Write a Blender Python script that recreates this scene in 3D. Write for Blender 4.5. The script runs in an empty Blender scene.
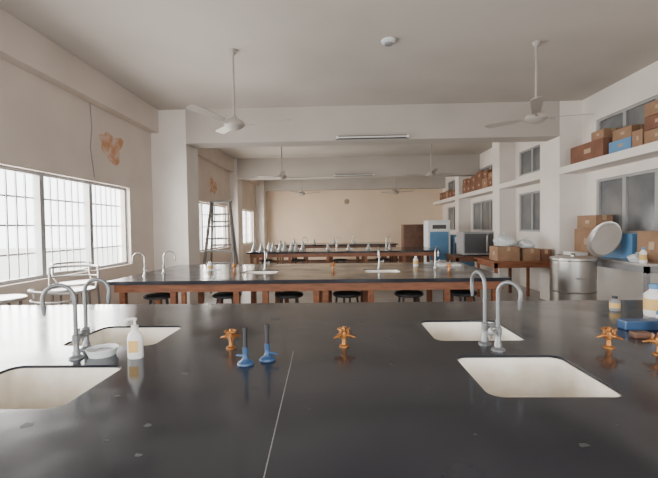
import bpy, bmesh, math, random
from mathutils import Vector, Matrix, noise
random.seed(4)
S=bpy.context.scene
COL=S.collection

# ---------------------------------------------------------------- materials
def mat(name,c,rough=0.5,metal=0.0,c2=None,scale=3.0,detail=4,lo=0.4,hi=0.65,bump=0.0,bscale=40,rough2=None,trans=0.0,stretch=None,spec=None):
    m=bpy.data.materials.new(name); m.use_nodes=True
    nt=m.node_tree; b=nt.nodes['Principled BSDF']
    b.inputs['Base Color'].default_value=(*c,1)
    b.inputs['Roughness'].default_value=rough
    b.inputs['Metallic'].default_value=metal
    if spec is not None: b.inputs['Specular IOR Level'].default_value=spec
    if trans: b.inputs['Transmission Weight'].default_value=trans
    tc=nt.nodes.new('ShaderNodeTexCoord')
    mp=nt.nodes.new('ShaderNodeMapping'); nt.links.new(tc.outputs['Object'],mp.inputs['Vector'])
    if stretch: mp.inputs['Scale'].default_value=stretch
    if c2 is None: c2=tuple(x*0.9 for x in c)
    n=nt.nodes.new('ShaderNodeTexNoise'); n.inputs['Scale'].default_value=scale; n.inputs['Detail'].default_value=detail
    nt.links.new(mp.outputs['Vector'],n.inputs['Vector'])
    r=nt.nodes.new('ShaderNodeValToRGB')
    r.color_ramp.elements[0].position=lo; r.color_ramp.elements[0].color=(*c,1)
    r.color_ramp.elements[1].position=hi; r.color_ramp.elements[1].color=(*c2,1)
    nt.links.new(n.outputs['Fac'],r.inputs['Fac']); nt.links.new(r.outputs['Color'],b.inputs['Base Color'])
    if rough2 is not None:
        mr=nt.nodes.new('ShaderNodeMapRange'); mr.inputs['From Min'].default_value=lo; mr.inputs['From Max'].default_value=hi
        mr.inputs['To Min'].default_value=rough; mr.inputs['To Max'].default_value=rough2
        nt.links.new(n.outputs['Fac'],mr.inputs['Value']); nt.links.new(mr.outputs['Result'],b.inputs['Roughness'])
    if bump:
        n2=nt.nodes.new('ShaderNodeTexNoise'); n2.inputs['Scale'].default_value=bscale
        nt.links.new(mp.outputs['Vector'],n2.inputs['Vector'])
        bp=nt.nodes.new('ShaderNodeBump'); bp.inputs['Strength'].default_value=bump; bp.inputs['Distance'].default_value=0.01
        nt.links.new(n2.outputs['Fac'],bp.inputs['Height']); nt.links.new(bp.outputs['Normal'],b.inputs['Normal'])
    return m
M={}
M['wall']=mat('wall_paint',(0.66,0.575,0.505),0.7,c2=(0.60,0.52,0.455),scale=1.2,bump=0.1)
M['wallw']=mat('wall_paint_white',(0.78,0.73,0.68),0.65,c2=(0.72,0.67,0.62),scale=1.5,bump=0.1)
M['tan']=mat('wall_paint_tan',(0.76,0.61,0.46),0.7,c2=(0.72,0.57,0.42),scale=1.0,bump=0.1)
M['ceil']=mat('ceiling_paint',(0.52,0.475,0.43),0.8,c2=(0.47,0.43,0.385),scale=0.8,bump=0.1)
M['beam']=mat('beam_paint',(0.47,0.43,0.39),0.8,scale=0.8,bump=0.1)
M['floor']=mat('floor_tile',(0.36,0.33,0.30),0.3,c2=(0.30,0.28,0.26),scale=5)
M['granite']=mat('black_granite',(0.015,0.018,0.026),0.12,c2=(0.032,0.035,0.044),scale=2.2,detail=9,lo=0.40,hi=0.68,rough2=0.26,bump=0.02,bscale=9,spec=0.5)
M['seam']=mat('seam_grout',(0.28,0.28,0.28),0.6)
M['stain']=mat('dried_stain',(0.06,0.06,0.065),0.6)
M['wood']=mat('bench_wood',(0.25,0.09,0.037),0.45,c2=(0.16,0.056,0.024),scale=6,stretch=(1,1,6))
M['woodd']=mat('dark_wood',(0.13,0.055,0.03),0.5,c2=(0.08,0.035,0.02),scale=5)
M['white']=mat('white_ceramic',(0.84,0.80,0.72),0.25,c2=(0.68,0.61,0.50),scale=6)
M['plastic']=mat('white_plastic',(0.80,0.80,0.78),0.35)
M['chrome']=mat('grey_coated_metal',(0.22,0.23,0.24),0.35,metal=0.5)
M['steel']=mat('steel',(0.42,0.41,0.39),0.32,metal=1.0)
M['alu']=mat('aluminium',(0.50,0.48,0.46),0.4,metal=0.8)
M['alud']=mat('weathered_aluminium',(0.22,0.21,0.20),0.45,metal=0.6)
M['brass']=mat('brass',(0.42,0.18,0.045),0.35,metal=0.6,c2=(0.26,0.10,0.03),scale=30)
M['blue']=mat('blue_enamel',(0.025,0.075,0.18),0.35)
M['bluep']=mat('blue_plastic',(0.10,0.25,0.45),0.45)
M['black']=mat('black_rubber',(0.02,0.02,0.022),0.5)
M['dmetal']=mat('dark_metal',(0.05,0.05,0.055),0.4,metal=0.6)
M['carton']=mat('cardboard',(0.29,0.17,0.10),0.8,c2=(0.23,0.13,0.075),scale=4)
M['cartonr']=mat('cardboard_red',(0.20,0.09,0.055),0.8,c2=(0.15,0.065,0.04),scale=4)
M['tape']=mat('packing_tape',(0.42,0.30,0.19),0.4)
M['fan']=mat('fan_paint',(0.38,0.345,0.31),0.4)
M['dglass']=mat('dim_window_glass',(0.12,0.13,0.14),0.12,c2=(0.20,0.20,0.20),scale=1.5)
M['frame']=mat('window_frame_paint',(0.34,0.34,0.34),0.5)
M['peel']=mat('peeled_plaster',(0.54,0.27,0.14),0.9,c2=(0.64,0.50,0.41),scale=9)
M['grey']=mat('grey_plastic',(0.26,0.26,0.27),0.4)
M['dgrey']=mat('dark_grey_plastic',(0.06,0.06,0.065),0.3)
M['label']=mat('paper_label',(0.7,0.45,0.15),0.6)
M['glass']=mat('lab_glass',(0.80,0.83,0.83),0.08,trans=0.6)
M['bag']=mat('plastic_bag',(0.62,0.68,0.70),0.4,c2=(0.75,0.78,0.78),scale=8)
M['tubew']=mat('tube_light_white',(0.75,0.75,0.72),0.4)
M['ground']=mat('outside_ground',(0.6,0.58,0.54),0.9)

# ---------------------------------------------------------------- mesh helpers
def fin(name,bm,m,smooth=False):
    me=bpy.data.meshes.new(name); bm.normal_update(); bm.to_mesh(me); bm.free()
    me.materials.append(M[m] if isinstance(m,str) else m)
    if smooth:
        for p in me.polygons: p.use_smooth=True
    o=bpy.data.objects.new(name,me); COL.objects.link(o); return o
def addbox(bm,x0,x1,y0,y1,z0,z1):
    vs=[bm.verts.new(p) for p in [(x0,y0,z0),(x1,y0,z0),(x1,y1,z0),(x0,y1,z0),(x0,y0,z1),(x1,y0,z1),(x1,y1,z1),(x0,y1,z1)]]
    for f in [(0,3,2,1),(4,5,6,7),(0,1,5,4),(1,2,6,5),(2,3,7,6),(3,0,4,7)]:
        bm.faces.new([vs[i] for i in f])
def box(name,x0,x1,y0,y1,z0,z1,m,bevel=0.0):
    bm=bmesh.new(); addbox(bm,x0,x1,y0,y1,z0,z1)
    if bevel:
        bmesh.ops.bevel(bm,geom=list(bm.edges),offset=bevel,segments=2,affect='EDGES',profile=0.6)
    return fin(name,bm,m)
def boxes(name,L,m):
    bm=bmesh.new()
    for b in L: addbox(bm,*b)
    return fin(name,bm,m)
def lathe(name,prof,m,seg=28,c=(0,0,0),sx=1,sy=1,rot=None):
    bm=bmesh.new(); rings=[]
    for r,z in prof:
        if r<1e-5: rings.append([bm.verts.new((0,0,z))])
        else: rings.append([bm.verts.new((r*sx*math.cos(2*math.pi*i/seg),r*sy*math.sin(2*math.pi*i/seg),z)) for i in range(seg)])
    for a,b in zip(rings,rings[1:]):
        for i in range(seg):
            j=(i+1)%seg
            if len(a)==1 and len(b)==1: continue
            if len(a)==1: bm.faces.new((a[0],b[j],b[i]))
            elif len(b)==1: bm.faces.new((a[i],a[j],b[0]))
            else: bm.faces.new((a[i],a[j],b[j],b[i]))
    bmesh.ops.recalc_face_normals(bm,faces=bm.faces)
    M4=Matrix.Translation(c)
    if rot: M4=M4@rot
    bm.transform(M4)
    o=fin(name,bm,m,True)
    try:
        o.data.set_sharp_from_angle(angle=math.radians(40))
    except Exception: pass
    return o
def cyl(name,p0,p1,r,m,r2=None,seg=16):
    p0=Vector(p0);p1=Vector(p1);d=p1-p0;L=d.length
    q=d.to_track_quat('Z','Y').to_matrix().to_4x4()
    r2=r if r2 is None else r2
    return lathe(name,[(0,0),(r,0),(r2,L),(0,L)],m,seg,c=p0,rot=q)
def tube(name,pts,r,m,seg=10,closed=False):
    pts=[Vector(p) for p in pts]; n=len(pts); bm=bmesh.new(); rings=[]
    up=None
    for i,p in enumerate(pts):
        if closed: t=(pts[(i+1)%n]-pts[i-1]).normalized()
        else: t=(pts[min(i+1,n-1)]-pts[max(i-1,0)]).normalized()
        if up is None:
            up=Vector((0,0,1)) if abs(t.z)<0.9 else Vector((1,0,0))
        u=(up-t*up.dot(t)).normalized(); v=t.cross(u); up=u
        rings.append([bm.verts.new(p+u*r*math.cos(2*math.pi*k/seg)+v*r*math.sin(2*math.pi*k/seg)) for k in range(seg)])
    rr=list(zip(rings,rings[1:]))
    if closed: rr.append((rings[-1],rings[0]))
    for a,b in rr:
        for k in range(seg):
            j=(k+1)%seg; bm.faces.new((a[k],a[j],b[j],b[k]))
    if not closed:
        bm.faces.new(rings[0][::-1]); bm.faces.new(rings[-1])
    bmesh.ops.recalc_face_normals(bm,faces=bm.faces)
    o=fin(name,bm,m,True)
    try: o.data.set_sharp_from_angle(angle=math.radians(50))
    except Exception: pass
    return o
def group(name,parts,loc=(0,0,0),rz=0.0):
    e=bpy.data.objects.new(name,None); COL.objects.link(e); e.empty_display_size=0.1
    for p in parts: p.parent=e
    e.location=loc; e.rotation_euler=(0,0,rz); return e
def dup(e,loc,rz=0.0,scale=1.0):
    n=e.copy(); COL.objects.link(n)
    for ch in e.children:
        c=ch.copy(); COL.objects.link(c); c.parent=n
    n.location=loc; n.rotation_euler=(0,0,rz); n.scale=(scale,)*3; return n
def rrect(x0,x1,y0,y1,r,seg=6):
    out=[]
    for cx,cy,a0 in [(x1-r,y1-r,0),(x0+r,y1-r,90),(x0+r,y0+r,180),(x1-r,y0+r,270)]:
        for k in range(seg+1):
            a=math.radians(a0+90*k/seg); out.append((cx+r*math.cos(a),cy+r*math.sin(a)))
    return out
def prism(bm,loop,z0,z1):
    a=[bm.verts.new((x,y,z0)) for x,y in loop]; b=[bm.verts.new((x,y,z1)) for x,y in loop]
    n=len(loop)
    for i in range(n): bm.faces.new((a[i],a[(i+1)%n],b[(i+1)%n],b[i]))
    bm.faces.new(a[::-1]); bm.faces.new(b)
def holed(name,axis,c0,c1,u0,u1,v0,v1,holes,m):
    us=sorted({u0,u1,*[h[0] for h in holes],*[h[1] for h in holes]})
    vs=sorted({v0,v1,*[h[2] for h in holes],*[h[3] for h in holes]})
    bm=bmesh.new()
    for a,b in zip(us,us[1:]):
        for c,d in zip(vs,vs[1:]):
            mu,mv=(a+b)/2,(c+d)/2
            if any(h[0]<mu<h[1] and h[2]<mv<h[3] for h in holes): continue
            if axis=='x': addbox(bm,c0,c1,a,b,c,d)
            elif axis=='y': addbox(bm,a,b,c0,c1,c,d)
            else: addbox(bm,a,b,c,d,c0,c1)
    bmesh.ops.remove_doubles(bm,verts=bm.verts,dist=1e-4)
    seen={};dele=[]
    bm.verts.index_update()
    for f in bm.faces:
        k=tuple(sorted(v.index for v in f.verts))
        if k in seen: dele+= [f,seen[k]]
        else: seen[k]=f
    bmesh.ops.delete(bm,geom=list(set(dele)),context='FACES')
    return fin(name,bm,m)

# ---------------------------------------------------------------- room shell
XL,XR,YB,YF,H=-3.45,4.33,17.0,-2.0,3.65
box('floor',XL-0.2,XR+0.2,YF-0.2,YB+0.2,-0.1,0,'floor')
box('ceiling',XL-0.2,XR+0.2,YF-0.2,YB+0.2,H,H+0.15,'ceil')
box('ground',-40,-3.7,-20,40,-0.3,-0.2,'ground')
LW=[(0.2,2.9,0.9,2.15),(3.72,6.5,0.9,2.15),(9.1,12.2,0.9,2.15),(13.3,15.9,0.9,2.15)]
holed('wall_left','x',XL-0.2,XL,YF-0.2,YB+0.2,0,H,LW,'wall')
RW=[(5.0,6.9,1.3,2.2),(5.0,6.9,2.62,3.2),(8.6,9.8,1.3,2.2),(8.6,9.8,2.62,3.2),(11.0,13.2,1.3,2.2),(11.0,13.2,2.62,3.2),(14.0,16.2,1.3,2.2),(14.0,16.2,2.62,3.2)]
holed('wall_right','x',XR,XR+0.2,YF-0.2,YB+0.2,0,H,RW,'wallw')
box('wall_back',XL,XR,YB,YB+0.2,0,H,'tan')
FW=[(-2.8,-0.2,0.9,2.6),(0.6,3.4,0.9,2.6)]  # invented openings behind the camera, added to let more light in
holed('wall_front','y',YF-0.2,YF,XL,XR,0,H,FW,'wallw')

i=1
def trim(*b,m='wallw'):
    global i
    box('trim_%d'%i,*b,m); i+=1
trim(XL,-3.3,YF,7.3,3.23,H,m='wall')
trim(XL,-3.3,7.9,12.5,3.23,H,m='wall')
trim(XL,-3.3,13.1,16.4,3.23,H,m='wall')
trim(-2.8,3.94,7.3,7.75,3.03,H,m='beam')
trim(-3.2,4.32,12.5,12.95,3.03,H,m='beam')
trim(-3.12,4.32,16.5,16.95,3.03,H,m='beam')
trim(XL,-2.8,7.3,7.9,0,H); trim(XL,-3.2,12.5,13.1,0,H); trim(XL,-3.12,16.4,17.0,0,H)
trim(3.94,XR,7.3,8.0,0,H); trim(3.94,XR,10.0,10.45,0,H); trim(3.94,XR,13.4,13.8,0,H)
for (y0,y1) in ((2.5,7.3),(8.0,10.0),(10.45,13.4),(13.8,17.0)):
    trim(3.94,XR,y0,y1,2.35,2.47)
for nm,bx in (('baseboard_left',(XL,XL+0.015,YF,7.3,0,0.1)),('baseboard_right',(XR-0.015,XR,YF,7.3,0,0.1)),('baseboard_back',(-3.1,XR,YB-0.015,YB,0,0.1))):
    box(nm,*bx,'woodd')

wi=1
def window_x(h,x,panes,m,glass=None,bars=False):
    global wi
    y0,y1,z0,z1=h; P=[]; t=0.035
    L=[(x-t,x+t,y0,y0+.04,z0,z1),(x-t,x+t,y1-.04,y1,z0,z1),(x-t,x+t,y0+.04,y1-.04,z0,z0+.04),(x-t,x+t,y0+.04,y1-.04,z1-.04,z1)]
    for k in range(1,panes):
        yy=y0+(y1-y0)*k/panes; L.append((x-t,x+t,yy-.035,yy+.035,z0+.04,z1-.04))
    P.append(boxes('frame',L,m))
    if bars:
        B=[];n=int((y1-y0)/0.13)
        for k in range(1,n):
            yy=y0+(y1-y0)*k/n; B.append((x-0.075,x-0.057,yy-.008,yy+.008,z0,z1))
        for zz in (z0+.3,(z0+z1)/2,z1-.3): B.append((x-0.08,x-0.073,y0,y1,zz-.010,zz+.010))
        P.append(boxes('grille_bars',B,m))
    if glass: P.append(box('glass_pane',x+0.0,x+0.008,y0+.02,y1-.02,z0+.02,z1-.02,glass))
    group('window_%d'%wi,P); wi+=1
for h in LW: window_x(h,XL-0.1,3,'frame',bars=True)
for h in RW: window_x(h,XR+0.06,3 if h[1]-h[0]>1.5 else 2,'frame',glass='dglass')
for x0,x1,z0,z1 in FW:  # frames for the invented openings in the unseen front wall
    P=[boxes('frame',[(x0,x0+.05,YF-.12,YF-.06,z0,z1),(x1-.05,x1,YF-.12,YF-.06,z0,z1),(x0,x1,YF-.12,YF-.06,z0,z0+.05),(x0,x1,YF-.12,YF-.06,z1-.05,z1),((x0+x1)/2-.03,(x0+x1)/2+.03,YF-.12,YF-.06,z0,z1)],'frame')]
    group('window_%d'%wi,P); wi+=1

def patch(name,y,z,ry,rz_,seed):
    bm=bmesh.new(); n=48; loop=[]
    for k in range(n):
        a=2*math.pi*k/n; f=0.85+0.55*noise.noise(Vector((math.cos(a)*1.6+seed,math.sin(a)*1.6,seed)))
        loop.append((y+ry*f*math.cos(a),z+rz_*f*math.sin(a)))
    a=[bm.verts.new((XL+0.0005,u,v)) for u,v in loop]; b=[bm.verts.new((XL+0.004,u,v)) for u,v in loop]
    for k in range(n): bm.faces.new((a[k],a[(k+1)%n],b[(k+1)%n],b[k]))
    bm.faces.new(b); bmesh.ops.recalc_face_normals(bm,faces=bm.faces)
    fin(name,bm,'peel')
patch('peeled_paint_patch',6.02,2.73,0.36,0.25,3.1)
patch('peeled_paint_patch.001',10.9,2.6,0.35,0.22,7.7)
tube('wall_cable',[(XL+.01,5.5,3.22),(XL+.012,5.52,2.9),(XL+.01,5.48,2.6),(XL+.012,5.55,2.2)],0.006,'grey')

# ---------------------------------------------------------------- benches
def cut(o,rects,z0,z1,r=0.05):
    bm=bmesh.new()
    for q in rects: prism(bm,rrect(*q,r),z0,z1)
    bmesh.ops.recalc_face_normals(bm,faces=bm.faces)
    c=fin('cutter',bm,'black')
    md=o.modifiers.new('b','BOOLEAN'); md.operation='DIFFERENCE'; md.object=c; md.solver='EXACT'
    dg=bpy.context.evaluated_depsgraph_get(); dg.update()
    me=bpy.data.meshes.new_from_object(o.evaluated_get(dg)); o.modifiers.clear(); o.data=me
    bpy.data.objects.remove(c)
def bench(x0,x1,y0,y1,top,legs,sinks,wood='wood',seams=(),stains=()):
    t=box('granite_top',x0,x1,y0,y1,top-.04,top,'granite',0.004)
    if sinks: cut(t,sinks,top-.1,top+.1)
    P=[t]; e=0.06
    P.append(boxes('wood_apron',[(x0+e,x1-e,y0+e,y0+e+.03,top-.13,top-.04),(x0+e,x1-e,y1-e-.03,y1-e,top-.13,top-.04),
        (x0+e,x0+e+.03,y0+e+.03,y1-e-.03,top-.13,top-.04),(x1-e-.03,x1-e,y0+e+.03,y1-e-.03,top-.13,top-.04)],wood))
    L=[]
    for lx in legs:
        for ly in (y0+e+.03,(y0+y1)/2-.03,y1-e-.09): L.append((lx-.032,lx+.032,ly,ly+.06,0,top-.04))
    P.append(boxes('wood_legs',L,wood))
    R=[]
    for ly in (y0+e+.045,y1-e-.075): R.append((min(legs),max(legs),ly,ly+.03,.15,.2))
    P.append(boxes('foot_rails',R,wood))
    if seams:
        bm=bmesh.new()
        for (xa,ya,xb,yb) in seams: prism(bm,[(xa-.0013,ya),(xa+.0013,ya),(xb+.0013,yb),(xb-.0013,yb)],top-.001,top+.0005)
        P.append(fin('slab_seams',bm,'seam'))
    if stains:
        bm=bmesh.new()
        for (sx,sy,sr) in stains:
            lp=[]
            for k in range(18):
                a=2*math.pi*k/18; f=1+.7*noise.noise(Vector((math.cos(a)*1.5+sx*9,math.sin(a)*1.5+sy*9,0))); lp.append((sx+sr*f*math.cos(a),sy+sr*f*.8*math.sin(a)))
            prism(bm,lp,top-.001,top+.0004)
        P.append(fin('dried_stains',bm,'stain'))
    return group('lab_bench',P)
def sink(q,top,depth=.16):
    x0,x1,y0,y1=q; bm=bmesh.new()
    spec=[(.0015,-.010),(.007,-.010),(.010,-.03),(.025,-depth),(.06,-depth-.02)]
    rings=[]
    for ins,z in spec:
        rr=max(.02,.05-ins*.3) if ins<.05 else .05
        rings.append([bm.verts.new((x,y,top+z)) for x,y in rrect(x0+ins,x1-ins,y0+ins,y1-ins,rr)])
    n=len(rings[0])
    for a,b in zip(rings,rings[1:]):
        for k in range(n): bm.faces.new((a[k],a[(k+1)%n],b[(k+1)%n],b[k]))
    bm.faces.new(rings[-1])
    b=fin('basin',bm,'white',True)
    try: b.data.set_sharp_from_angle(angle=math.radians(50))
    except Exception: pass
    cx,cy=(x0+x1)/2,(y0+y1)/2
    d=lathe('drain',[(0,.001),(.012,.001),(.014,.004),(.03,.004),(.032,0)],'steel',c=(cx,cy,top-depth-.02))
    return group('lab_sink',[b,d])
T=0.9
S1=[(.475,.915,1.28,1.70),(.455,.895,1.92,2.34),(-1.35,-.88,1.20,1.60),(-1.36,-.90,1.87,2.26)]
stn=[(-.55,1.1,.012),(-.62,1.02,.007),(-.75,1.3,.01),(-.9,1.1,.02),(-.95,1.02,.012),(.3,1.35,.008),(.35,1.05,.006),(-.1,1.2,.005),(.2,1.6,.01),(.1,2.3,.02),(-.4,2.4,.03),(.25,2.0,.012),(1.1,1.3,.02),(1.15,1.5,.015),(-.6,1.5,.015),(.05,1.45,.006),(-.3,1.35,.008),(-.5,.95,.01),(.6,1.0,.012),(.75,1.1,.007)]
bench(-2.95,3.0,.62,2.93,T,[-2.8,-1.6,-.2,.3,1.4,2.8],S1,seams=((-.165,.62,-.215,1.77),),stains=stn)
S2=[(.30,.74,4.85,5.25),(-1.25,-.8,4.85,5.25)]
bench(-2.55,1.80,4.25,6.2,T,[-2.42,-1.85,-1.15,-.83,-.27,-.17,.33,1.15,1.67],S2)
bench(-2.2,2.3,9.3,10.9,T,[-2.1,-1.2,-.3,.6,1.5,2.2],[])
bench(-2.2,1.9,13.2,14.6,T,[-2.1,-1.2,-.3,.6,1.5,1.8],[],'woodd')
for q in S1+S2: sink(q,T)

# ---------------------------------------------------------------- gooseneck faucets
def faucet(loc,ang,rad=.07,h=.31,s=1.0,m='chrome'):
    P=[lathe('base_flange',[(0,0),(.03,0),(.03,.006),(.016,.014),(.016,.03),(.012,.035),(.012,.07),(.016,.072),(.016,.10),(.011,.104),(.0,.104)],m)]
    pts=[(0,0,.09),(0,0,.15),(0,0,h-rad)]
    for k in range(1,15):
        a=math.pi*k/14*1.05; pts.append((rad-rad*math.cos(a),0,h-rad+rad*math.sin(a)))
    x,_,z=pts[-1]; pts.append((x-.002,0,z-.02))
    P.append(tube('gooseneck_pipe',pts,.0085,m,12))
    P.append(cyl('nozzle',(x-.001,0,z-.01),(x-.004,0,z-.055),.011,m,.006))
    P.append(cyl('valve_body',(0,-.012,.086),(0,-.05,.086),.011,m))
    P.append(lathe('handle_hub',[(0,0),(.012,0),(.014,.01),(0,.014)],m,c=(0,-.05,.086),rot=Matrix.Rotation(math.pi/2,4,'X')))
    P.append(cyl('handle_bar_1',(-.026,-.056,.086),(.026,-.056,.086),.005,m))
    P.append(cyl('handle_bar_2',(0,-.056,.06),(0,-.056,.112),.005,m))
    e=group('gooseneck_faucet',P,loc,ang); e.scale=(s,)*3; return e
faucet((-1.15,1.69,T),math.radians(188),.065,.32)
faucet((-1.19,1.82,T),math.radians(5),.055,.325)
faucet((.665,1.86,T),math.radians(100),.06,.33)
faucet((.69,1.77,T),math.radians(-50),.05,.305)
for (x,y,a) in ((-2.36,4.75,185),(-2.24,5.0,10),(.52,5.38,90),(-1.02,5.38,90),(1.25,5.3,60)):
    faucet((x,y,T),math.radians(a),.07,.28,m='steel')
for (x,y) in ((-.1,10.5),(1.2,10.5),(-1.0,10.5),(.4,14.2)):
    faucet((x,y,T),math.radians(20),.07,.31,m='steel')

# ---------------------------------------------------------------- brass gas valves
def gasvalve(loc,rz=0):
    P=[lathe('base_flange',[(0,0),(.026,0),(.026,.006),(.012,.012),(.010,.04),(.016,.045),(.018,.062),(.016,.078),(.010,.082),(0,.082)],'brass')]
    for k,a in enumerate((35,145,270)):
        a=math.radians(a); d=Vector((math.cos(a),math.sin(a),0))
        c=Vector((0,0,.06)); P.append(cyl('outlet_body_%d'%k,c+d*.008,c+d*.034,.011,'brass'))
        P.append(cyl('hose_nozzle_%d'%k,c+d*.034,c+d*.062+Vector((0,0,-.008)),.007,'brass',.0045))
        P.append(cyl('key_stem_%d'%k,c+d*.024,c+d*.024+Vector((0,0,.028)),.005,'brass'))
        e=Vector((-d.y,d.x,0)); p=c+d*.024+Vector((0,0,.03))
        P.append(cyl('lever_%d'%k,p-e*.019,p+e*.019,.006,'brass'))
    P.append(lathe('top_cap',[(.010,.08),(.009,.098),(.004,.104),(0,.104)],'brass'))
    return group('gas_valve',P,loc,rz)
g=gasvalve((-.51,1.82,T),.3); g.scale=(.88,)*3
for x,y,r in ((.012,1.84,1.2),(1.19,1.80,.6),(1.33,1.70,2.0),(-1.42,5.3,0),(1.35,5.0,.5),(-.1,5.3,1),(-2.2,1.85,1)): dup(g,(x,y,T),r,.9)

# ---------------------------------------------------------------- bunsen burners
def bunsen(loc,rz):
    P=[lathe('base',[(0,0),(.032,0),(.034,.004),(.032,.010),(.018,.018),(.011,.03),(.011,.05),(0,.05)],'blue'),
       cyl('burner_tube',(0,0,.045),(0,0,.145),.0075,'dmetal'),
       lathe('air_collar',[(.0,.045),(.0115,.045),(.0115,.07),(.0,.07)],'blue'),
       lathe('tube_mouth',[(.0,.138),(.0095,.138),(.0095,.15),(.006,.15),(.006,.145),(0,.145)],'dmetal'),
       cyl('gas_inlet',(.009,0,.034),(.05,0,.03),.0055,'blue',.004)]
    return group('bunsen_burner',P,loc,rz)
b1=bunsen((-.39,1.60,T),math.radians(150)); dup(b1,(-.31,1.65,T),math.radians(-20))

# ---------------------------------------------------------------- soap bottle, dish, bottles
P=[lathe('bottle_body',[(0,0),(.030,0),(.033,.006),(.033,.085),(.028,.105),(.014,.118),(.013,.126),(0,.126)],'plastic',sy=.7),
   lathe('pump_collar',[(0,.124),(.015,.124),(.015,.14),(.008,.144),(0,.144)],'plastic'),
   cyl('pump_stem',(0,0,.142),(0,0,.165),.0045,'plastic'),
   tube('pump_spout',[(.008,0,.168),(-.01,0,.17),(-.03,0,.168),(-.038,0,.16)],.006,'plastic'),
   box('front_label',-.02,.02,-.0242,-.0235,.03,.08,'label')]
group('hand_soap_bottle',P,(-.89,1.69,T),.1)
P=[lathe('dish_body',[(0,.006),(.045,.006),(.056,.03),(.06,.03),(.048,0),(0,0)],'bag'),
   lathe('soap_cake',[(0,.022),(.03,.022),(.034,.015),(.03,.007),(0,.007)],'alud')]
group('soap_dish',P,(-1.06,1.73,T)).scale=(1.1,1.1,1.1)
def jar(name,loc,r,h,m,cap='plastic'):
    return group(name,[lathe('body',[(0,0),(r*.95,0),(r,.01),(r,h*.68),(r*.45,h*.82),(r*.4,h*.86),(0,h*.86)],m),
        lathe('cap',[(0,h*.85),(r*.5,h*.85),(r*.5,h),(0,h)],cap),
        lathe('label',[(r*1.01,h*.2),(r*1.01,h*.55)],'label' if m!='bluep' else 'plastic')],loc)
jar('reagent_bottle',(1.86,2.42,T),.05,.19,'plastic','bluep')
jar('reagent_bottle',(1.74,2.2,T),.03,.10,'bluep')
jar('reagent_bottle',(1.74,2.58,T),.03,.09,'grey','black')
jar('reagent_bottle',(1.60,2.0,T),.03,.11,'plastic','bluep')
box('blue_storage_case',1.46,1.70,2.08,2.15,T,T+.05,'blue',.008)
box('sponge_pad',1.40,1.48,1.93,1.98,T,T+.03,'woodd',.008)
box('cleaning_cloth',1.50,1.68,1.78,1.90,T,T+.012,'bag',.005)

# ---------------------------------------------------------------- stools
P=[lathe('round_seat',[(0,.66),(.15,.66),(.165,.672),(.165,.69),(.15,.70),(0,.703)],'black')]
for k in range(4):
    a=math.pi/4+k*math.pi/2; c,s=math.cos(a),math.sin(a)
    P.append(tube('leg_%d'%k,[(.12*c,.12*s,.66),(.15*c,.15*s,.4),(.2*c,.2*s,0.01)],.013,'dmetal'))
P.append(tube('foot_ring',[(.165*math.cos(2*math.pi*k/24),.165*math.sin(2*math.pi*k/24),.26) for k in range(24)],.009,'dmetal',closed=True))
st=group('lab_stool',P,(-1.33,4.62,0))
for x,y,r in ((-.60,4.6,.2),(.07,4.62,.5),(.78,4.6,.1),(-2.13,4.6,.4),(1.40,4.62,.3),(-1.0,9.6,.1),(0,9.55,.2),(1,9.6,.3),(-1.8,9.6,.1)):
    dup(st,(x,y,0),r)
def hoopstool(loc,rz,h):
    R=.22
    P=[lathe('round_seat',[(0,h-.02),(R-.01,h-.02),(R,h-.01),(R,h+.004),(R-.01,h+.01),(R-.03,h),(0,h)],'alu')]
    for k in range(4):
        a=math.pi/4+k*math.pi/2; c,s=math.cos(a),math.sin(a)
        P.append(tube('leg_%d'%k,[(.18*c,.18*s,h-.02),(.2*c,.2*s,h*.5),(.25*c,.25*s,0.012)],.012,'alud'))
    P.append(tube('foot_ring',[(.215*math.cos(2*math.pi*k/28),.215*math.sin(2*math.pi*k/28),h*.35) for k in range(28)],.009,'alud',closed=True))
    pts=[(-.20,.05,h-.02),(-.22,.12,h+.1)]
    for k in range(13):
        a=math.pi-math.pi*k/12; pts.append((.22*math.cos(a),.12+.15*math.sin(a),h+.22))
    pts+=[(.22,.12,h+.1),(.20,.05,h-.02)]
    P.append(tube('backrest_hoop',pts,.013,'alu'))
    P.append(tube('backrest_lower',[( .215*math.cos(math.pi-math.pi*k/12),.12+.14*math.sin(math.pi-math.pi*k/12),h+.12) for k in range(13)],.008,'alu'))
    return group('steel_backrest_stool',P,loc,rz)
hs=hoopstool((-2.72,3.95,0),math.radians(20),.86)
dup(hs,(-3.05,3.45,0),math.radians(150))
dup(hs,(-3.0,4.5,0),math.radians(70)); dup(hs,(-2.45,3.45,0),math.radians(170),.88)

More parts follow.
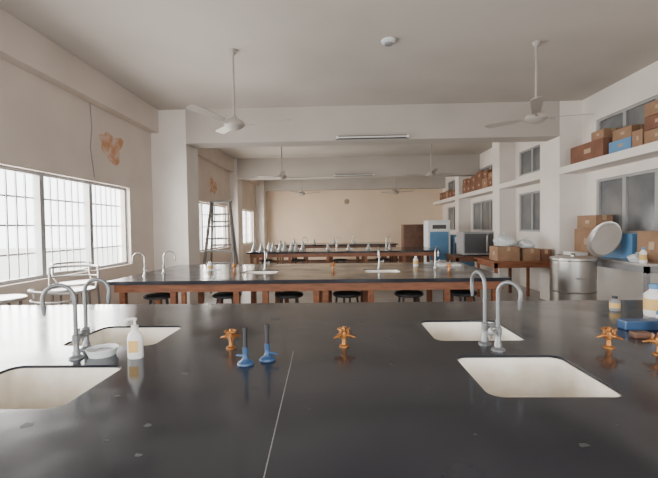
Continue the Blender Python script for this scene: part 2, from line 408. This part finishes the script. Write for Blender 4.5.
# ---------------------------------------------------------------- ceiling fans
def fan(x,y,rot):
    P=[lathe('canopy',[(0,0),(.05,0),(.045,-.03),(.02,-.06),(0,-.06)][::-1],'fan'),
       cyl('down_rod',(0,0,-.05),(0,0,-.83),.014,'fan'),
       lathe('motor_housing',[(0,-.8),(.03,-.8),(.04,-.83),(.10,-.86),(.125,-.89),(.125,-.92),(.09,-.95),(.05,-.97),(0,-.975)],'fan')]
    for k in range(3):
        a=rot+2*math.pi*k/3; R=Matrix.Rotation(a,4,'Z')
        bm=bmesh.new(); addbox(bm,.1,.24,-.018,.018,-.915,-.908); bm.transform(R); P.append(fin('blade_arm_%d'%k,bm,'fan'))
        bm=bmesh.new()
        loop=[(.19,-.045),(.45,-.06),(.66,-.066),(.70,-.045),(.705,0),(.69,.05),(.64,.062),(.40,.058),(.19,.045)]
        prism(bm,loop,-.004,.004)
        bm.transform(R@Matrix.Translation((0,0,-.905))@Matrix.Rotation(math.radians(-4),4,'Y')@Matrix.Rotation(math.radians(13),4,'X'))
        P.append(fin('blade_%d'%k,bm,'fan'))
    group('ceiling_fan',P,(x,y,H))
fan(-1.29,4.95,math.radians(2)); fan(2.39,4.95,math.radians(5))
fan(-1.45,10.1,math.radians(40)); fan(2.3,10.1,math.radians(25)); fan(-1.4,15,math.radians(0)); fan(2.1,15,math.radians(15))
group('smoke_detector',[lathe('base',[(0,0),(.085,0),(.085,-.02),(.06,-.035),(0,-.035)],'bag'),lathe('sensor_dome',[(.05,-.03),(.045,-.055),(.0,-.06)],'grey')],(.6,4.80,H))
def tubelight(x,y,z,L):
    group('tube_light',[box('batten',-L/2,L/2,-.045,0,-.03,.03,'dgrey'),cyl('tube',(-L/2+.04,-.065,0),(L/2-.04,-.065,0),.014,'tubew'),
        box('end_cap_1',-L/2,-L/2+.04,-.085,-.045,-.02,.02,'plastic'),box('end_cap_2',L/2-.04,L/2,-.085,-.045,-.02,.02,'plastic')],(x,y,z))
tubelight(.6,7.3,3.07,1.3); tubelight(.45,12.5,3.07,1.25)
RX=Matrix.Rotation(math.pi/2,4,'X')
group('wall_clock',[lathe('case',[(0,0),(.11,0),(.11,.03),(.10,.035),(.09,.02),(0,.02)],'grey',rot=RX),
   lathe('dial',[(0,.024),(.09,.024)],'tape',rot=RX),
   box('hour_hand',-.005,.005,-.028,-.026,0,.045,'black'),box('minute_hand',0,.07,-.031,-.029,-.004,.004,'black')],(.3,YB,2.55))

# ---------------------------------------------------------------- stepladder
P=[];hL=2.02
for s in (-1,1):
    P.append(tube('front_rail_%d'%s,[(s*.36,-.45,0.03),(s*.19,0,hL)],.03,'alud'))
    P.append(tube('rear_leg_%d'%s,[(s*.33,.45,0.03),(s*.18,.07,hL)],.024,'alud'))
for k in range(1,8):
    f=k/8; w=.36-.17*f; y=-.45+.45*f; P.append(box('step_%d'%k,-w,w,y-.05,y+.05,hL*f-.02,hL*f+.015,'alud'))
for f in (.3,.55,.8):
    w=.33-.15*f; y=.45-.38*f; P.append(box('rear_brace_%d'%int(f*100),-w,w,y-.012,y+.012,hL*f-.018,hL*f+.018,'alud'))
P.append(box('top_platform',-.22,.22,-.08,.15,hL-.01,hL+.03,'alud',.005))
group('step_ladder',P,(-2.5,8.35,0),.12)

# ---------------------------------------------------------------- right side furniture
def table(name,x0,x1,y0,y1,h,m,topm=None):
    e=.04
    return group(name,[box('table_top',x0,x1,y0,y1,h-.03,h,topm or m,.004),
        boxes('legs',[(a,a+.05,b,b+.05,0,h-.03) for a in (x0+e,x1-e-.05) for b in (y0+e,y1-e-.05)],m),
        boxes('apron',[(x0+e,x1-e,y0+e,y0+e+.02,h-.12,h-.03),(x0+e,x1-e,y1-e-.02,y1-e,h-.12,h-.03),(x0+e,x0+e+.02,y0+e,y1-e,h-.12,h-.03),(x1-e-.02,x1-e,y0+e,y1-e,h-.12,h-.03)],m)])
table('wooden_table',2.75,3.88,7.25,8.3,.80,'wood')
table('wooden_table.001',2.45,3.7,8.6,9.5,.80,'woodd')
table('side_counter',3.74,4.30,5.0,7.0,.95,'grey','alu')
def carton(x0,x1,y0,y1,z0,h,m='carton',rz=0):
    w,d=(x1-x0)/2,(y1-y0)/2
    P=[box('box_body',-w,w,-d,d,0,h,m,.004)]
    P.append(box('tape_strip',-.03,.03,-d-.001,d+.001,h-.0005,h+.0012,'tape'))
    P.append(boxes('tape_ends',[(-.03,.03,-d-.0015,-d+.001,h-.08,h),(-.03,.03,d-.001,d+.0015,h-.08,h)],'tape'))
    P.append(box('printed_label',-w-.0015,-w+.001,-d*.3,d*.1,h*.4,h*.65,'tape'))
    return group('cardboard_box',P,((x0+x1)/2,(y0+y1)/2,z0+.001),rz)
Z=2.47
carton(3.96,4.3,6.15,7.0,Z,.28,'cartonr'); carton(4.0,4.3,6.2,6.5,Z+.284,.14); carton(3.98,4.3,5.6,6.05,Z,.17,'bluep'); carton(4.0,4.3,5.62,6.0,Z+.172,.16); carton(3.97,4.3,5.38,5.57,Z,.22)
for k in range(3): carton(3.97,4.3,4.95,5.35,Z+.175*k,.17,'carton' if k%2==0 else 'cartonr')
for k in range(3): carton(3.97,4.3,4.5,4.9,Z+.175*k,.17)
y=10.5
while y<13.3:
    d=random.uniform(.35,.5)
    if y+d>13.38: break
    h=random.uniform(.2,.28); carton(3.97,4.3,y,y+d,Z,h,random.choice(['carton','cartonr']))
    if random.random()<.85: carton(3.98,4.28,y+.01,y+d-.02,Z+h+.003,random.uniform(.16,.26),random.choice(['carton','cartonr']))
    y+=d+.02
y=13.85
while y<15.6:
    d=random.uniform(.35,.5); carton(3.97,4.3,y,y+d,Z,random.uniform(.2,.32),random.choice(['carton','cartonr'])); y+=d+.04
carton(2.86,3.26,7.35,7.75,.80,.26); carton(3.31,3.62,7.35,7.7,.80,.22,'carton',.1); carton(3.66,3.86,7.4,7.7,.80,.2,'cartonr')
def bag(name,loc,r,m='bag'):
    bm=bmesh.new(); bmesh.ops.create_icosphere(bm,subdivisions=4,radius=r)
    for v in bm.verts:
        n=noise.noise(v.co*9/r*.12)*.35+noise.noise(v.co*30/r*.12)*.12
        v.co*=1+n; v.co.z*=.6
    mz=min(v.co.z for v in bm.verts)
    for v in bm.verts: v.co.z=max(v.co.z,mz*.7)
    mz=min(v.co.z for v in bm.verts)
    bm.transform(Matrix.Translation((0,0,-mz)))
    body=fin('bag_body',bm,m,True)
    k=lathe('tied_neck',[(r*.25,0),(r*.1,r*.15),(r*.08,r*.22),(r*.25,r*.42),(r*.2,r*.42),(0,r*.25)],m,c=(0,0,r*.85))
    return group(name,[body,k],loc)
bag('plastic_bag',(3.08,7.57,1.066),.19); bag('plastic_bag',(3.45,7.55,1.025),.15)
def oven(x,y,z,w,d,h):
    return group('laboratory_oven',[box('case',-w/2,w/2,-d/2,d/2,.02,h,'grey',.008),boxes('feet',[(a,a+.03,b,b+.03,0,.02) for a in (-w/2+.03,w/2-.06) for b in (-d/2+.03,d/2-.06)],'black'),
        box('door_panel',-w/2+.03,w/2-.14,-d/2-.012,-d/2,.06,h-.04,'dgrey',.004),box('control_panel',w/2-.12,w/2-.02,-d/2-.008,-d/2,.06,h-.04,'dgrey'),
        cyl('door_handle',(w/2-.16,-d/2-.03,.1),(w/2-.16,-d/2-.03,h-.08),.008,'steel'),
        lathe('dial',[(0,0),(.02,0),(.02,.02),(0,.02)],'steel',c=(w/2-.07,-d/2-.005,h*.35),rot=RX)],(x,y,z))
oven(2.98,8.95,.80,.66,.5,.52)
def bluecab(x,y,w,d,h,m):
    return group('blue_instrument_cabinet',[box('case',-w/2,w/2,-d/2,d/2,.03,h,m,.01),box('plinth',-w/2+.02,w/2-.02,-d/2+.02,d/2-.02,0,.03,'black'),
        box('front_panel',-w/2+.05,w/2-.05,-d/2-.01,-d/2,h*.82,h*.95,'plastic',.004),box('display',-w/2+.12,w/2-.12,-d/2-.014,-d/2-.01,h*.85,h*.92,'dgrey'),
        box('viewing_door',-w/2+.05,w/2-.05,-d/2-.01,-d/2,.5,h*.8,'bluep' if m!='bluep' else 'dglass',.004)],(x,y,0))
bluecab(2.78,11.6,.62,.6,1.62,'bag'); bluecab(3.5,11.7,.6,.55,1.2,'bluep')
def cupboard(x,y,w,d,h,m):
    return group('wooden_cupboard',[box('carcass',-w/2,w/2,-d/2,d/2,0,h,m,.006),box('door_leaf_1',-w/2+.02,-.005,-d/2-.015,-d/2,.06,h-.04,m,.004),
        box('door_leaf_2',.005,w/2-.02,-d/2-.015,-d/2,.06,h-.04,m,.004),cyl('knob_1',(-.04,-d/2-.015,h/2),(-.04,-d/2-.04,h/2),.012,'steel'),cyl('knob_2',(.04,-d/2-.015,h/2),(.04,-d/2-.04,h/2),.012,'steel')],(x,y,0))
cupboard(2.35,12.85,.72,.5,1.52,'woodd')
P=[lathe('drum_shell',[(0,0.01),(.29,.01),(.29,.06),(.3,.07),(.29,.08),(.29,.48),(.3,.49),(.29,.5),(.29,.93),(.305,.94),(.305,.97),(.29,.975),(.2,.985),(0,.99)],'steel',40),
   lathe('lid_knob',[(0,.985),(.03,.985),(.025,1.01),(.035,1.03),(0,1.035)],'steel')]
for s in (-1,1):
    P.append(tube('side_handle_%d'%s,[(s*.29,-.06,.7),(s*.34,-.05,.7),(s*.34,.05,.7),(s*.29,.06,.7)],.008,'steel'))
group('steel_drum',P,(3.38,5.9,0),1.4)
carton(4.0,4.28,6.35,6.95,.95,.42,'carton'); carton(4.04,4.28,5.65,6.3,.95,.36,'bluep'); carton(4.02,4.28,6.4,6.9,1.373,.22,'carton'); carton(4.0,4.28,5.05,5.5,.95,.40,'carton')
R=Matrix.Rotation(math.radians(-68),4,'Y')
group('round_metal_tray',[lathe('tray',[(0,0),(.23,0),(.26,.04),(.275,.045),(.272,.038),(.24,-.006),(0,-.006)],'alu',44,rot=R)],(3.90,5.98,1.215),math.radians(14))
bag('plastic_bag',(3.86,5.3,.95),.1); jar('reagent_bottle',(3.80,5.12,.951),.04,.2,'plastic','bluep')
box('folded_paper_stack',3.76,3.96,6.5,6.85,.95,1.0,'plastic',.004)

# ---------------------------------------------------------------- flasks
def flask(loc,s=1):
    e=group('conical_flask',[lathe('flask_glass',[(0,0),(.06,0),(.065,.012),(.03,.12),(.018,.15),(.018,.19),(.022,.195),(.016,.195),(.016,.15),(.027,.12),(.06,.014),(0,.006)],'glass')],loc); e.scale=(s,)*3; return e
f0=flask((-2.05,9.5,T),1.3)
for k in range(8): dup(f0,(-1.9+.14*k,9.7+(.16 if k%2 else -.1),T),0,random.uniform(1.0,1.3))
for k in range(4): dup(f0,(-.3+.5*k,9.8+random.uniform(-.1,.2),T),0,random.uniform(.7,1.0))
for k in range(4): dup(f0,(-1.6+.7*k,13.8,T),0,random.uniform(.9,1.1))
box('enamel_tray',1.35,1.65,5.5,5.8,T,T+.025,'plastic',.006)
jar('reagent_bottle',(1.05,5.6,T),.035,.14,'bag'); jar('reagent_bottle',(-1.75,5.3,T),.035,.12,'plastic')

# ---------------------------------------------------------------- light
w=bpy.data.worlds.new('World'); S.world=w; w.use_nodes=True
bg=w.node_tree.nodes['Background']; bg.inputs['Color'].default_value=(0.96,0.98,1.0,1); bg.inputs['Strength'].default_value=7.0
def area(name,loc,rot,sx,sy,e,c=(1,1,1)):
    l=bpy.data.lights.new(name,'AREA'); l.shape='RECTANGLE'; l.size=sx; l.size_y=sy; l.energy=e; l.color=c
    o=bpy.data.objects.new(name,l); COL.objects.link(o); o.location=loc; o.rotation_euler=rot; return o
for k,(h,e) in enumerate(zip(LW,(160,270,260,240))):
    area('daylight_left_%d'%k,(XL-.35,(h[0]+h[1])/2,1.55),(0,math.radians(-90),0),1.3,h[1]-h[0],e,(1,.975,.94) if k<2 else (1,.93,.83))
for k,h in enumerate(FW):
    area('fill_front_%d'%k,((h[0]+h[1])/2,YF-.35,1.8),(math.radians(90),0,0),h[1]-h[0],1.6,70,(1,.97,.93))  # added fill lamps outside the invented front openings, brightening the room

# ---------------------------------------------------------------- camera
cam=bpy.data.cameras.new('Camera'); cam.sensor_width=36; cam.lens=36*400/658; cam.clip_start=.02
co=bpy.data.objects.new('Camera',cam); COL.objects.link(co); S.camera=co
Rm=Matrix.Rotation(math.radians(1.6),4,'Z')@Matrix.Rotation(math.radians(90-1.6),4,'X')@Matrix.Rotation(math.radians(-.8),4,'Z')
co.matrix_world=Matrix.Translation((0,0,1.45))@Rm
